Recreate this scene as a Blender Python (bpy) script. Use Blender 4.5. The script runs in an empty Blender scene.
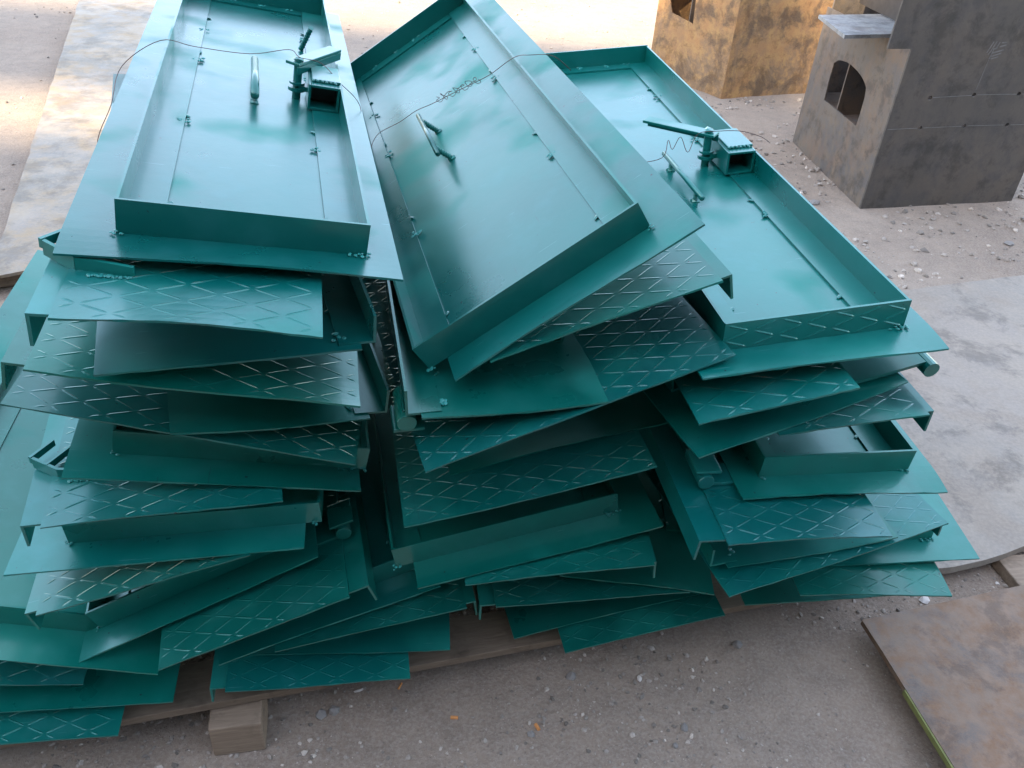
import bpy, math, random
from mathutils import Vector, Matrix, noise
random.seed(7)
R_ = math.radians
scene = bpy.context.scene
COL = scene.collection

# ------------------------------------------------------------------ camera
cam_d = bpy.data.cameras.new('camera'); cam = bpy.data.objects.new('camera', cam_d)
COL.objects.link(cam); scene.camera = cam
cam_d.sensor_width = 36; cam_d.lens = 828*36/1024; cam_d.clip_end = 500; cam_d.clip_start = .02
_down = Vector(((420-512)/828, -(1570-384)/828, -1)).normalized()
_up = -_down
_fw = Vector((0,0,-1)); _fw = (_fw-_up*_fw.dot(_up)).normalized()
_rt = _fw.cross(_up)
M3 = Matrix((_rt, _fw, _up))
cam.matrix_world = Matrix.Translation((0,0,1.65)) @ M3.to_4x4()

# ------------------------------------------------------------------ light
SUN_EL, SUN_AZ = 32, 215      # azimuth clockwise from +Y
w = bpy.data.worlds.new('World'); scene.world = w; w.use_nodes = True
nt = w.node_tree; nt.nodes.clear()
sky = nt.nodes.new('ShaderNodeTexSky'); sky.sky_type = 'NISHITA'; sky.sun_disc = False
sky.sun_elevation = R_(SUN_EL); sky.sun_rotation = R_(SUN_AZ); sky.air_density = 1.0; sky.dust_density = 1.2; sky.ozone_density = 1.0
bg = nt.nodes.new('ShaderNodeBackground'); bg.inputs[1].default_value = .15
ow = nt.nodes.new('ShaderNodeOutputWorld')
wc = nt.nodes.new('ShaderNodeTexCoord'); wm = nt.nodes.new('ShaderNodeMapping'); wm.inputs['Scale'].default_value = (1.6, 1.6, 3.2)
wn = nt.nodes.new('ShaderNodeTexNoise'); wn.inputs['Scale'].default_value = 1.7; wn.inputs['Detail'].default_value = 2; wn.inputs['Roughness'].default_value = .55
wr = nt.nodes.new('ShaderNodeValToRGB'); wr.color_ramp.elements[0].position = .25; wr.color_ramp.elements[0].color = (.15,.15,.15,1); wr.color_ramp.elements[1].position = .75; wr.color_ramp.elements[1].color = (.36,.36,.36,1)
wx = nt.nodes.new('ShaderNodeMix'); wx.data_type = 'RGBA'; wx.inputs[7].default_value = (4.6, 4.5, 4.4, 1)      # bright thin cloud over blue
nt.links.new(wc.outputs['Generated'], wm.inputs[0]); nt.links.new(wm.outputs[0], wn.inputs['Vector']); nt.links.new(wn.outputs[0], wr.inputs[0]); nt.links.new(wr.outputs[0], wx.inputs[0])
nt.links.new(sky.outputs[0], wx.inputs[6]); nt.links.new(wx.outputs[2], bg.inputs[0]); nt.links.new(bg.outputs[0], ow.inputs[0])
sd = bpy.data.lights.new('sun', 'SUN'); sd.energy = 3.7; sd.angle = R_(1.6); sd.color = (1,.80,.54)
so = bpy.data.objects.new('sun', sd); COL.objects.link(so)
a, e = R_(SUN_AZ), R_(SUN_EL)
to_sun = Vector((math.sin(a)*math.cos(e), math.cos(a)*math.cos(e), math.sin(e)))
so.rotation_euler = to_sun.to_track_quat('Z', 'Y').to_euler(); so.location = to_sun*20
scene.view_settings.view_transform = 'Standard'; scene.view_settings.look = 'None'
scene.view_settings.exposure = 2.5; scene.view_settings.gamma = 1; scene.view_settings.use_curve_mapping = False

# ------------------------------------------------------------------ materials
class NT:
    def __init__(s, name):
        s.m = bpy.data.materials.new(name); s.m.use_nodes = True
        s.t = s.m.node_tree; s.b = s.t.nodes['Principled BSDF']
        s.tc = s.t.nodes.new('ShaderNodeTexCoord'); s.oi = s.t.nodes.new('ShaderNodeObjectInfo')
    def n(s, kind, **kw):
        n = s.t.nodes.new(kind)
        for k, v in kw.items():
            if k.startswith('i_'): n.inputs[k[2:].replace('_', ' ')].default_value = v
            else: setattr(n, k, v)
        return n
    def l(s, a, b): s.t.links.new(a, b)
    def vec(s, scale=(1,1,1), rnd=True):
        mp = s.n('ShaderNodeMapping'); mp.inputs['Scale'].default_value = scale
        if rnd:
            ad = s.n('ShaderNodeVectorMath', operation='ADD'); mu = s.n('ShaderNodeMath', operation='MULTIPLY'); mu.inputs[1].default_value = 37
            s.l(s.oi.outputs['Random'], mu.inputs[0]); s.l(s.tc.outputs['Object'], ad.inputs[0]); s.l(mu.outputs[0], ad.inputs[1]); s.l(ad.outputs[0], mp.inputs[0])
        else: s.l(s.tc.outputs['Object'], mp.inputs[0])
        return mp.outputs[0]
    def noise(s, scale, detail=4, rough=.55, v=None, dist=0):
        n = s.n('ShaderNodeTexNoise'); n.inputs['Scale'].default_value = scale; n.inputs['Detail'].default_value = detail
        n.inputs['Roughness'].default_value = rough; n.inputs['Distortion'].default_value = dist
        if v is not None: s.l(v, n.inputs['Vector'])
        return n.outputs[0]
    def ramp(s, fac, pts):
        r = s.n('ShaderNodeValToRGB'); e = r.color_ramp.elements
        while len(e) < len(pts): e.new(.5)
        for q, (p, c) in zip(e, pts): q.position = p; q.color = (*c, 1) if len(c) == 3 else c
        s.l(fac, r.inputs[0]); return r.outputs[0]
    def mix(s, fac, a, b, mode='MIX'):
        m = s.n('ShaderNodeMix', data_type='RGBA', blend_type=mode)
        for sk, v in ((m.inputs[0], fac), (m.inputs[6], a), (m.inputs[7], b)):
            if isinstance(v, bpy.types.NodeSocket): s.l(v, sk)
            else: sk.default_value = v if isinstance(v, (int, float)) else ((*v, 1) if len(v) == 3 else v)
        return m.outputs[2]
    def bump(s, h, strength, dist=.002, prev=None):
        b = s.n('ShaderNodeBump'); b.inputs['Strength'].default_value = strength; b.inputs['Distance'].default_value = dist
        s.l(h, b.inputs['Height'])
        if prev is not None: s.l(prev, b.inputs['Normal'])
        s.l(b.outputs[0], s.b.inputs['Normal']); return b.outputs[0]
def g(v): return (v, v, v)

def green_paint(name, tint=1.0, extra_rough=0.0):
    s = NT(name); v = s.vec()
    big = s.noise(3.2, 3, .5, v); med = s.noise(14, 4, .6, v); fine = s.noise(420, 2, .6, v); spk = s.noise(95, 2, .5, v)
    col = s.ramp(big, [(.3, (.0*tint, .132*tint, .113*tint)), (.7, (.001, .178*tint, .150*tint))])
    # dull pale overspray dust, in clouds
    dust = s.ramp(med, [(.5, g(0)), (.78, g(.22))])
    col = s.mix(dust, col, (.05, .27, .28))
    # small chips and specks in the paint
    ch = s.ramp(spk, [(.755, g(0)), (.775, g(1))])
    col = s.mix(ch, col, (.02, .045, .045))
    col = s.mix(1.0, col, s.oi.outputs['Color'], 'MULTIPLY')
    sm = s.n('ShaderNodeMapping'); sm.inputs['Scale'].default_value = (2.0, 55, 30); sm.inputs['Rotation'].default_value = (0, 0, .9); s.l(v, sm.inputs[0])
    sc1 = s.ramp(s.noise(6, 2, .5, sm.outputs[0]), [(.735, g(0)), (.75, g(.55))])
    sm2 = s.n('ShaderNodeMapping'); sm2.inputs['Scale'].default_value = (60, 2.5, 30); sm2.inputs['Rotation'].default_value = (0, 0, .25); s.l(v, sm2.inputs[0])
    sc2 = s.ramp(s.noise(5, 2, .5, sm2.outputs[0]), [(.74, g(0)), (.755, g(.5))])
    col = s.mix(sc1, col, (.12, .33, .33)); col = s.mix(sc2, col, (.02, .07, .07))
    patch = s.ramp(s.noise(6.0, 3, .45, v, .2), [(.54, g(0)), (.74, g(.8))])      # dull greener patches where the spray went on dry
    col = s.mix(patch, col, (.0, .215, .175))
    s.l(col, s.b.inputs['Base Color'])
    rr = s.ramp(big, [(.36, g(.26+extra_rough)), (.62, g(.36+extra_rough))])
    r2 = s.mix(.25, rr, s.ramp(med, [(.3, g(.22)), (.7, g(.5))])); r2 = s.mix(patch, r2, g(.62))
    s.l(s.ramp(patch, [(0, g(.62)), (1, g(.0))]), s.b.inputs['Coat Weight'])
    s.l(r2, s.b.inputs['Roughness'])
    s.b.inputs['Specular IOR Level'].default_value = .6; s.b.inputs['Metallic'].default_value = .30
    s.b.inputs['Coat Roughness'].default_value = .2
    nb = s.bump(fine, .12, .0006); s.bump(med, .12, .004, nb)
    return s.m
PAINT = green_paint('green_enamel'); TREAD = green_paint('green_enamel_on_tread', .95, .02)
def simple(name, col, rough=.6, metal=0):
    s = NT(name); v = s.vec()
    c = s.mix(s.ramp(s.noise(30, 4, .6, v), [(.3, g(0)), (.7, g(1))]), tuple(x*.75 for x in col), tuple(min(1, x*1.2) for x in col))
    s.l(c, s.b.inputs['Base Color']); s.b.inputs['Roughness'].default_value = rough; s.b.inputs['Metallic'].default_value = metal
    s.bump(s.noise(160, 3, .6, v), .3, .001)
    return s.m
WELD = simple('painted_weld', (.02, .22, .20), .35)
DARKSTEEL = simple('dark_tube_inside', (.05, .035, .03), .6)
WIRE = simple('rusty_wire', (.09, .05, .04), .5, .5)

def steel_sheet(name, c1, c2, c3, rough=.5, sc=1.0, metal=.25, stain=(.12, .07, .04), stain_amt=.5):
    s = NT(name); v = s.vec(rnd=False)
    a1 = s.noise(1.6*sc, 6, .62, v, .4); a2 = s.noise(7*sc, 6, .7, v, .15); a3 = s.noise(90*sc, 4, .7, v)
    c = s.mix(s.ramp(a1, [(.42, g(0)), (.58, g(1))]), c1, c2)
    c = s.mix(s.ramp(a2, [(.45, g(0)), (.62, g(.9))]), c, c3)
    st = s.noise(2.7*sc, 8, .7, v, .3)
    c = s.mix(s.ramp(st, [(.49, g(0)), (.60, g(stain_amt))]), c, stain)
    c = s.mix(s.ramp(a3, [(.4, g(0)), (.75, g(.3))]), c, tuple(min(1, x*1.6) for x in c3))
    cl = s.noise(4.3*sc, 9, .75, v, .25); c = s.mix(s.ramp(cl, [(.40, g(.6)), (.5, g(0))]), c, tuple(x*.4 for x in c1))
    sv = s.n('ShaderNodeMapping'); sv.inputs['Scale'].default_value = (1, 14, 1); sv.inputs['Rotation'].default_value = (0, 0, .5); s.l(s.tc.outputs['Object'], sv.inputs[0])
    scr = s.noise(9, 5, .8, sv.outputs[0]); c = s.mix(s.ramp(scr, [(.60, g(0)), (.70, g(.25))]), c, tuple(min(1, x*1.7) for x in c2))
    s.l(c, s.b.inputs['Base Color']); s.l(s.ramp(a2, [(.3, g(rough-.12)), (.7, g(rough+.15))]), s.b.inputs['Roughness'])
    s.b.inputs['Metallic'].default_value = metal
    nb = s.bump(a3, .25, .001); s.bump(a1, .2, .01, nb)
    return s.m
SHEET_L = steel_sheet('weathered_sheet', (.27, .215, .155), (.21, .18, .15), (.29, .21, .12), .5, 1.0, .0, stain=(.12, .125, .12), stain_amt=.6)
SHEET_R = steel_sheet('dusty_grey_sheet', (.26, .225, .19), (.225, .20, .17), (.29, .25, .205), .7, .9, .0, stain=(.21, .165, .125), stain_amt=.45)
PLATE_R = steel_sheet('rusty_plate', (.20, .13, .085), (.16, .115, .08), (.17, .095, .05), .6, 2.2, .0, stain=(.095, .085, .078), stain_amt=.7)
BOX_GREY = steel_sheet('mill_scale_steel', (.085, .075, .066), (.105, .090, .078), (.072, .066, .064), .5, 1.2, .15, stain=(.13, .10, .075), stain_amt=.35)
BOX_SIDE = steel_sheet('mill_scale_side', (.125, .108, .095), (.095, .090, .090), (.155, .12, .09), .5, 1.8, .15, stain=(.20, .12, .075), stain_amt=.4)
BOX_GOLD = steel_sheet('sun_mottled_rusted_steel', (.36, .19, .08), (.21, .14, .09), (.42, .25, .10), .5, 1.9, .1, stain=(.07, .05, .04), stain_amt=.85)  # bright orange and dark mottle over rusted steel paints in patchy sunlight
LEDGE = steel_sheet('pale_sheet', (.26, .28, .29), (.32, .34, .34), (.22, .23, .24), .5, 2)
CHALK = simple('chalk', (.16, .155, .15), .9)
EDGE_PAINT = simple('yellow_green_paint', (.15, .165, .05), .8)

def wood(name, c1, c2):
    s = NT(name); v = s.vec((4, 45, 45))
    n1 = s.noise(3, 6, .65, v, .8); n2 = s.noise(20, 3, .6, s.vec((1,1,1)))
    c = s.mix(s.ramp(n1, [(.3, g(0)), (.7, g(1))]), c1, c2)
    c = s.mix(s.ramp(n2, [(.55, g(0)), (.75, g(.6))]), c, tuple(x*.35 for x in c1))
    s.l(c, s.b.inputs['Base Color']); s.b.inputs['Roughness'].default_value = .8
    s.bump(n1, .4, .002); return s.m
WOOD = wood('old_pallet_wood', (.12, .088, .062), (.19, .145, .105)); WOOD2 = wood('worn_timber', (.19, .14, .10), (.30, .23, .165))

def ground_mat():
    s = NT('gravelly_dirt'); v = s.vec(rnd=False)
    a = s.noise(.9, 5, .6, v); b = s.noise(9, 6, .7, v); c_ = s.noise(120, 3, .7, v)
    col = s.mix(s.ramp(a, [(.35, g(0)), (.65, g(1))]), (.255, .198, .152), (.315, .255, .20))
    col = s.mix(s.ramp(b, [(.4, g(0)), (.7, g(.6))]), col, (.165, .135, .112))
    vo = s.n('ShaderNodeTexVoronoi'); vo.inputs['Scale'].default_value = 150; vo.inputs['Randomness'].default_value = 1; wv = s.n('ShaderNodeTexNoise'); wv.inputs['Scale'].default_value = 260; s.l(v, wv.inputs['Vector']); wa = s.n('ShaderNodeVectorMath', operation='MULTIPLY_ADD'); s.l(wv.outputs['Color'], wa.inputs[0]); wa.inputs[1].default_value = (.008, .008, .008); s.l(v, wa.inputs[2]); s.l(wa.outputs[0], vo.inputs['Vector'])
    vo2 = s.n('ShaderNodeTexVoronoi'); vo2.inputs['Scale'].default_value = 210; s.l(v, vo2.inputs['Vector'])
    st = s.ramp(vo.outputs['Distance'], [(.22, g(.9)), (.42, g(0))])
    sep = s.n('ShaderNodeSeparateColor'); s.l(vo.outputs['Color'], sep.inputs[0])
    pick = s.ramp(sep.outputs[0], [(.50, g(0)), (.9, g(.8))])
    fac = s.mix(1.0, st, pick, 'MULTIPLY')
    sc = s.ramp(sep.outputs[1], [(0, (.17, .14, .12)), (.6, (.33, .285, .24)), (1, (.46, .41, .36))])
    col = s.mix(fac, col, sc)
    col = s.mix(s.ramp(c_, [(.42, g(0)), (.68, g(.55))]), col, (.38, .33, .28))
    s.l(col, s.b.inputs['Base Color']); s.b.inputs['Roughness'].default_value = .9; s.b.inputs['Specular IOR Level'].default_value = .25
    nb = s.bump(s.noise(32, 6, .7, v), .55, .010); nb = s.bump(fac, .6, .003, nb); nb = s.bump(vo2.outputs['Distance'], -.5, .002, nb); nb = s.bump(c_, .6, .003, nb); s.bump(b, .6, .012, nb)
    return s.m
GROUND = ground_mat()
def stone_mat(name, lo, hi):
    s = NT(name)
    geo = s.n('ShaderNodeNewGeometry')
    c = s.ramp(geo.outputs['Random Per Island'], [(0, lo), (.8, hi), (1, tuple(min(1, x*1.45) for x in hi))])
    s.l(s.mix(s.ramp(s.noise(150, 4, .6, s.vec(rnd=False)), [(.35, g(0)), (.7, g(.35))]), c, tuple(x*.6 for x in lo)), s.b.inputs['Base Color'])
    s.b.inputs['Roughness'].default_value = .9; return s.m
GRAVEL = stone_mat('gravel_stone', (.16, .14, .12), (.42, .37, .32)); STONE = stone_mat('grey_stone', (.2, .19, .18), (.3, .28, .26)); WHITE = simple('white_chip', (.62, .58, .54), .8)
ORANGE = simple('orange_filter', (.62, .27, .09), .8)

# ------------------------------------------------------------------ mesh helpers
class MB:
    def __init__(s): s.v = []; s.f = []; s.mi = []; s.cur = 0
    def add(s, vs, fs):
        o = len(s.v); s.v += [tuple(p) for p in vs]; s.f += [tuple(i+o for i in f) for f in fs]; s.mi += [s.cur]*len(fs)
    def hexa(s, p8):   # bottom 4 ccw, top 4 ccw
        s.add(p8, [(3,2,1,0), (4,5,6,7), (0,1,5,4), (1,2,6,5), (2,3,7,6), (3,0,4,7)])
    def box(s, x0, x1, y0, y1, z0, z1):
        s.hexa([(x0,y0,z0),(x1,y0,z0),(x1,y1,z0),(x0,y1,z0),(x0,y0,z1),(x1,y0,z1),(x1,y1,z1),(x0,y1,z1)])
    def tube(s, pts, r, n=8, rfun=None):
        pts = [Vector(p) for p in pts]; rings = []
        ref = Vector((0,0,1))
        for i, p in enumerate(pts):
            t = (pts[min(i+1, len(pts)-1)]-pts[max(i-1, 0)]).normalized()
            if abs(t.dot(ref)) > .95: ref = Vector((1,0,0)) if abs(t.x) < .9 else Vector((0,1,0))
            a = t.cross(ref).normalized(); b = t.cross(a); ref = -b if (-b).dot(ref) > 0 else b
            rr = rfun(i) if rfun else r
            rings.append([p+a*math.cos(k*2*math.pi/n)*rr+b*math.sin(k*2*math.pi/n)*rr for k in range(n)])
        vs = [q for rg in rings for q in rg]; fs = []
        for i in range(len(pts)-1):
            for k in range(n): fs.append((i*n+k, i*n+(k+1) % n, (i+1)*n+(k+1) % n, (i+1)*n+k))
        fs.append(tuple(range(n))[::-1]); fs.append(tuple((len(pts)-1)*n+k for k in range(n)))
        s.add(vs, fs)
    def blob(s, c, r, sq=(1,1,1), seed=0, jag=.25):
        t = (1+5**.5)/2
        vs = [(-1,t,0),(1,t,0),(-1,-t,0),(1,-t,0),(0,-1,t),(0,1,t),(0,-1,-t),(0,1,-t),(t,0,-1),(t,0,1),(-t,0,-1),(-t,0,1)]
        fs = [(0,11,5),(0,5,1),(0,1,7),(0,7,10),(0,10,11),(1,5,9),(5,11,4),(11,10,2),(10,7,6),(7,1,8),(3,9,4),(3,4,2),(3,2,6),(3,6,8),(3,8,9),(4,9,5),(2,4,11),(6,2,10),(8,6,7),(9,8,1)]
        rd = random.Random(seed); an = rd.uniform(0, 6.28); ca, sa = math.cos(an), math.sin(an); out = []
        for v in vs:
            k = r/1.9*(1+rd.uniform(-jag, jag)); x, y, z = v[0]*k*sq[0], v[1]*k*sq[1], v[2]*k*sq[2]
            out.append((c[0]+x*ca-y*sa, c[1]+x*sa+y*ca, c[2]+z))
        s.add(out, fs)
    def build(s, name, mat, parent=None, smooth=False):
        me = bpy.data.meshes.new(name); me.from_pydata(s.v, [], s.f); me.update()
        o = bpy.data.objects.new(name, me); COL.objects.link(o)
        for m in (mat if isinstance(mat, (list, tuple)) else [mat]): me.materials.append(m)
        if any(s.mi): me.materials.append(WELD); me.polygons.foreach_set('material_index', s.mi)
        me.validate()
        if smooth:
            for p in me.polygons: p.use_smooth = True
        if parent is not None: o.parent = parent
        return o
def tag(o, label=None, cat=None, group=None, kind=None):
    for k, v in (('label', label), ('category', cat), ('group', group), ('kind', kind)):
        if v: o[k] = v
    return o
def empty(name, mat4): o = bpy.data.objects.new(name, None); COL.objects.link(o); o.matrix_world = mat4; o.empty_display_size = .05; return o

# ------------------------------------------------------------------ ground and sheets on it
def axis(spans):
    out = []
    for a, b, st in spans:
        n = max(1, round((b-a)/st)); out += [a+(b-a)*i/n for i in range(n)]
    out.append(spans[-1][1]); return out
gx = axis([(-120, -12, 27), (-12, -5, .7), (-5, -1.2, .12), (-1.2, 1.8, .03), (1.8, 6, .12), (6, 12, .7), (12, 120, 27)])
gy = axis([(-120, -8, 28), (-8, .5, .7), (.5, 1.8, .03), (1.8, 8, .08), (8, 16, .5), (16, 160, 24)])
def gz(x, y):
    if abs(x) > 12 or y > 16 or y < -8: return 0
    return .009*noise.noise((x*1.3, y*1.3, 0)) + .006*noise.noise((x*6, y*6, 3)) + .0025*noise.noise((x*23, y*23, 5)) - .006
vs = [(x, y, gz(x, y)) for y in gy for x in gx]; nx = len(gx)
b = MB(); b.add(vs, [(j*nx+i, j*nx+i+1, (j+1)*nx+i+1, (j+1)*nx+i) for j in range(len(gy)-1) for i in range(nx-1)])
tag(b.build('ground', GROUND, smooth=True), kind='structure')

rd = random.Random(3); b = MB()
def scatter(n, x0, x1, y0, y1, r0, r1):
    for _ in range(n):
        x, y = rd.uniform(x0, x1), rd.uniform(y0, y1)
        if noise.noise((x*2.2, y*2.2, 9))*1.3 + noise.noise((x*7, y*7, 2))*.8 + rd.uniform(-.4, .4) < -.04: continue
        r = r0+(r1-r0)*rd.random()**3.4
        b.blob((x, y, gz(x, y)+r*.18), r, (1, rd.uniform(.6, 1), rd.uniform(.45, .8)), rd.random(), .42)
scatter(14000, -1.15, 1.5, .75, 1.75, .0010, .0072)
scatter(6000, .8, 4.0, 2.6, 6.4, .003, .021)
scatter(1500, -5, -2.0, 3.0, 8.5, .004, .016)
scatter(900, -1.8, 1.2, 5.5, 9.5, .004, .018)
tag(b.build('gravel', GRAVEL), 'loose gravel and grit strewn over the dirt yard', 'gravel', kind='stuff')

def slab(name, pts, z0, z1, mat, label, cat, wav=.0, group=None, seed=0, step=.12):
    """thick sheet from a ccw outline, edges slightly ragged, top slightly uneven"""
    rr = random.Random(seed); out = []
    for i, p in enumerate(pts):
        q = pts[(i+1) % len(pts)]; L = math.dist(p, q); n = max(1, int(L/step))
        for k in range(n):
            t = k/n; x, y = p[0]+(q[0]-p[0])*t, p[1]+(q[1]-p[1])*t
            if k: x += rr.uniform(-wav, wav); y += rr.uniform(-wav, wav)
            out.append((x, y))
    n = len(out); b = MB()
    b.add([(x, y, z0) for x, y in out]+[(x, y, z1) for x, y in out], [tuple(range(n))[::-1], tuple(range(n, 2*n))]+[(i, (i+1) % n, n+(i+1) % n, n+i) for i in range(n)])
    o = b.build(name, mat); tag(o, label, cat, group); return o
slab('steel_sheet', [(-3.2, 2.35), (-2.30, 2.56), (-1.957, 2.712), (-1.20, 3.30), (-2.9, 7.9), (-3.889, 7.41), (-2.356, 3.603), (-2.112, 2.993), (-2.75,2.85)][1:8], .066, .078, SHEET_L,
     'long weathered beige steel sheet lying behind the left stack, sunlit across its middle', 'steel sheet', .004, seed=1)
so1 = slab('steel_sheet', [(.30, 1.40), (.878, 1.521), (.975, 1.541), (1.213, 1.59), (1.314, 1.626), (1.451, 1.692), (2.15, 1.95), (3.2, 3.75), (2.272, 3.459), (1.647, 3.215), (.5, 2.85)], .036, .06, SHEET_R,
     'wide dusty grey steel sheet with a ragged front edge right of the stacks', 'steel sheet', .006, seed=2, step=.07)
pl = slab('steel_plate', [(.907, 1.384), (.929, 1.288), (.987, 1.006), (1.05, .70), (1.75, .80), (1.9, 1.72), (1.382, 1.545)], .046, .06, PLATE_R,
     'brown rust-stained steel plate in the bottom right corner with a yellow-green edge', 'steel plate', .001, seed=3)
b = MB(); b.hexa([(.9435, 1.19, .0455), (.9855, .98, .0455), (.9885, .98, .0455), (.9465, 1.19, .0455), (.9435, 1.19, .0603), (.9855, .98, .0603), (.9905, .98, .0605), (.9470, 1.19, .0605)])
b.hexa([(.9850, .9799, .0455), (1.047, .70, .0455), (1.052, .70, .0455), (.9885, .9799, .0455), (.9850, .9799, .0605), (1.047, .70, .0605), (1.054, .70, .0608), (.9905, .9799, .0608)])
tag(b.build('painted_edge', EDGE_PAINT, pl), 'yellow-green paint along the plate edge')
def timber(c, L, W, H, yaw, z, label, mat=WOOD2, name='timber', cat='timber', group=None):
    b = MB(); b.box(-L/2, L/2, -W/2, W/2, 0, H)
    o = b.build(name, mat); o.location = (c[0], c[1], z); o.rotation_euler = (0, 0, R_(yaw)); bev(o, .003); tag(o, label, cat, group); return o
def bev(o, w, seg=2):
    m = o.modifiers.new('bevel', 'BEVEL'); m.width = w; m.segments = seg; m.limit_method = 'ANGLE'
timber((-1.95, 2.83), .9, .09, .066, 28, 0, 'sawn timber propping up the front of the left steel sheet')
timber((-1.9, 2.55), .8, .10, .035, 22, 0, 'low timber board on the dirt in front of the left steel sheet')
timber((1.43, 1.60), .09, .16, .036, 10, 0, 'short timber block under the right corner of the grey sheet')
timber((.9, 2.5), .5, .07, .036, 15, 0, 'timber batten under the middle of the grey sheet')
timber((1.30, 1.0), .5, .10, .046, 38, 0, 'brown timber under the rusty plate in the corner', WOOD)
timber((1.45, 1.50), .5, .04, .046, 20, 0, 'thin batten under the far side of the rusty plate', WOOD)

# ------------------------------------------------------------------ pallet
PA = R_(17.6)
pal = empty('pallet', Matrix.Translation((.02, 1.165, 0)) @ Matrix.Rotation(PA, 4, 'Z'))
tag(pal, 'rough wooden pallet under the stacks of green hatches', 'pallet')
rp = random.Random(5)
y = 0
while y < 1.4:
    wd = rp.uniform(.09, .12); b = MB(); b.box(-1.35, .98, y, y+wd, .100+rp.uniform(0, .002), .121+rp.uniform(-.001, .001))
    bev(b.build('deck_board', WOOD, pal), .002); y += wd+rp.uniform(.03, .06)
for x in (-1.2, -.30, .55):
    b = MB(); b.box(x-.045, x+.045, .12, 1.4, .055, .0995); bev(b.build('stringer', WOOD, pal), .003)
for x, yy in ((-1.2, .2), (-.30, .25), (.55, .25), (-1.2, 1.2), (-.3, 1.2), (.55, 1.2)):
    b = MB(); b.box(x-.05, x+.05, yy-.07, yy+.07, -.004, .0545); bev(b.build('block', WOOD, pal), .003)
bk = MB(); bk.box(-.052, .052, -.05, .05, 0, .096)
o = bk.build('wood_block', WOOD2); o.location = (-.517, 1.003, -.004); o.rotation_euler = (0, 0, R_(13)); bev(o, .004)
tag(o, 'square sawn wood block propping the pallet front below the left stack', 'wood block')

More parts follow.
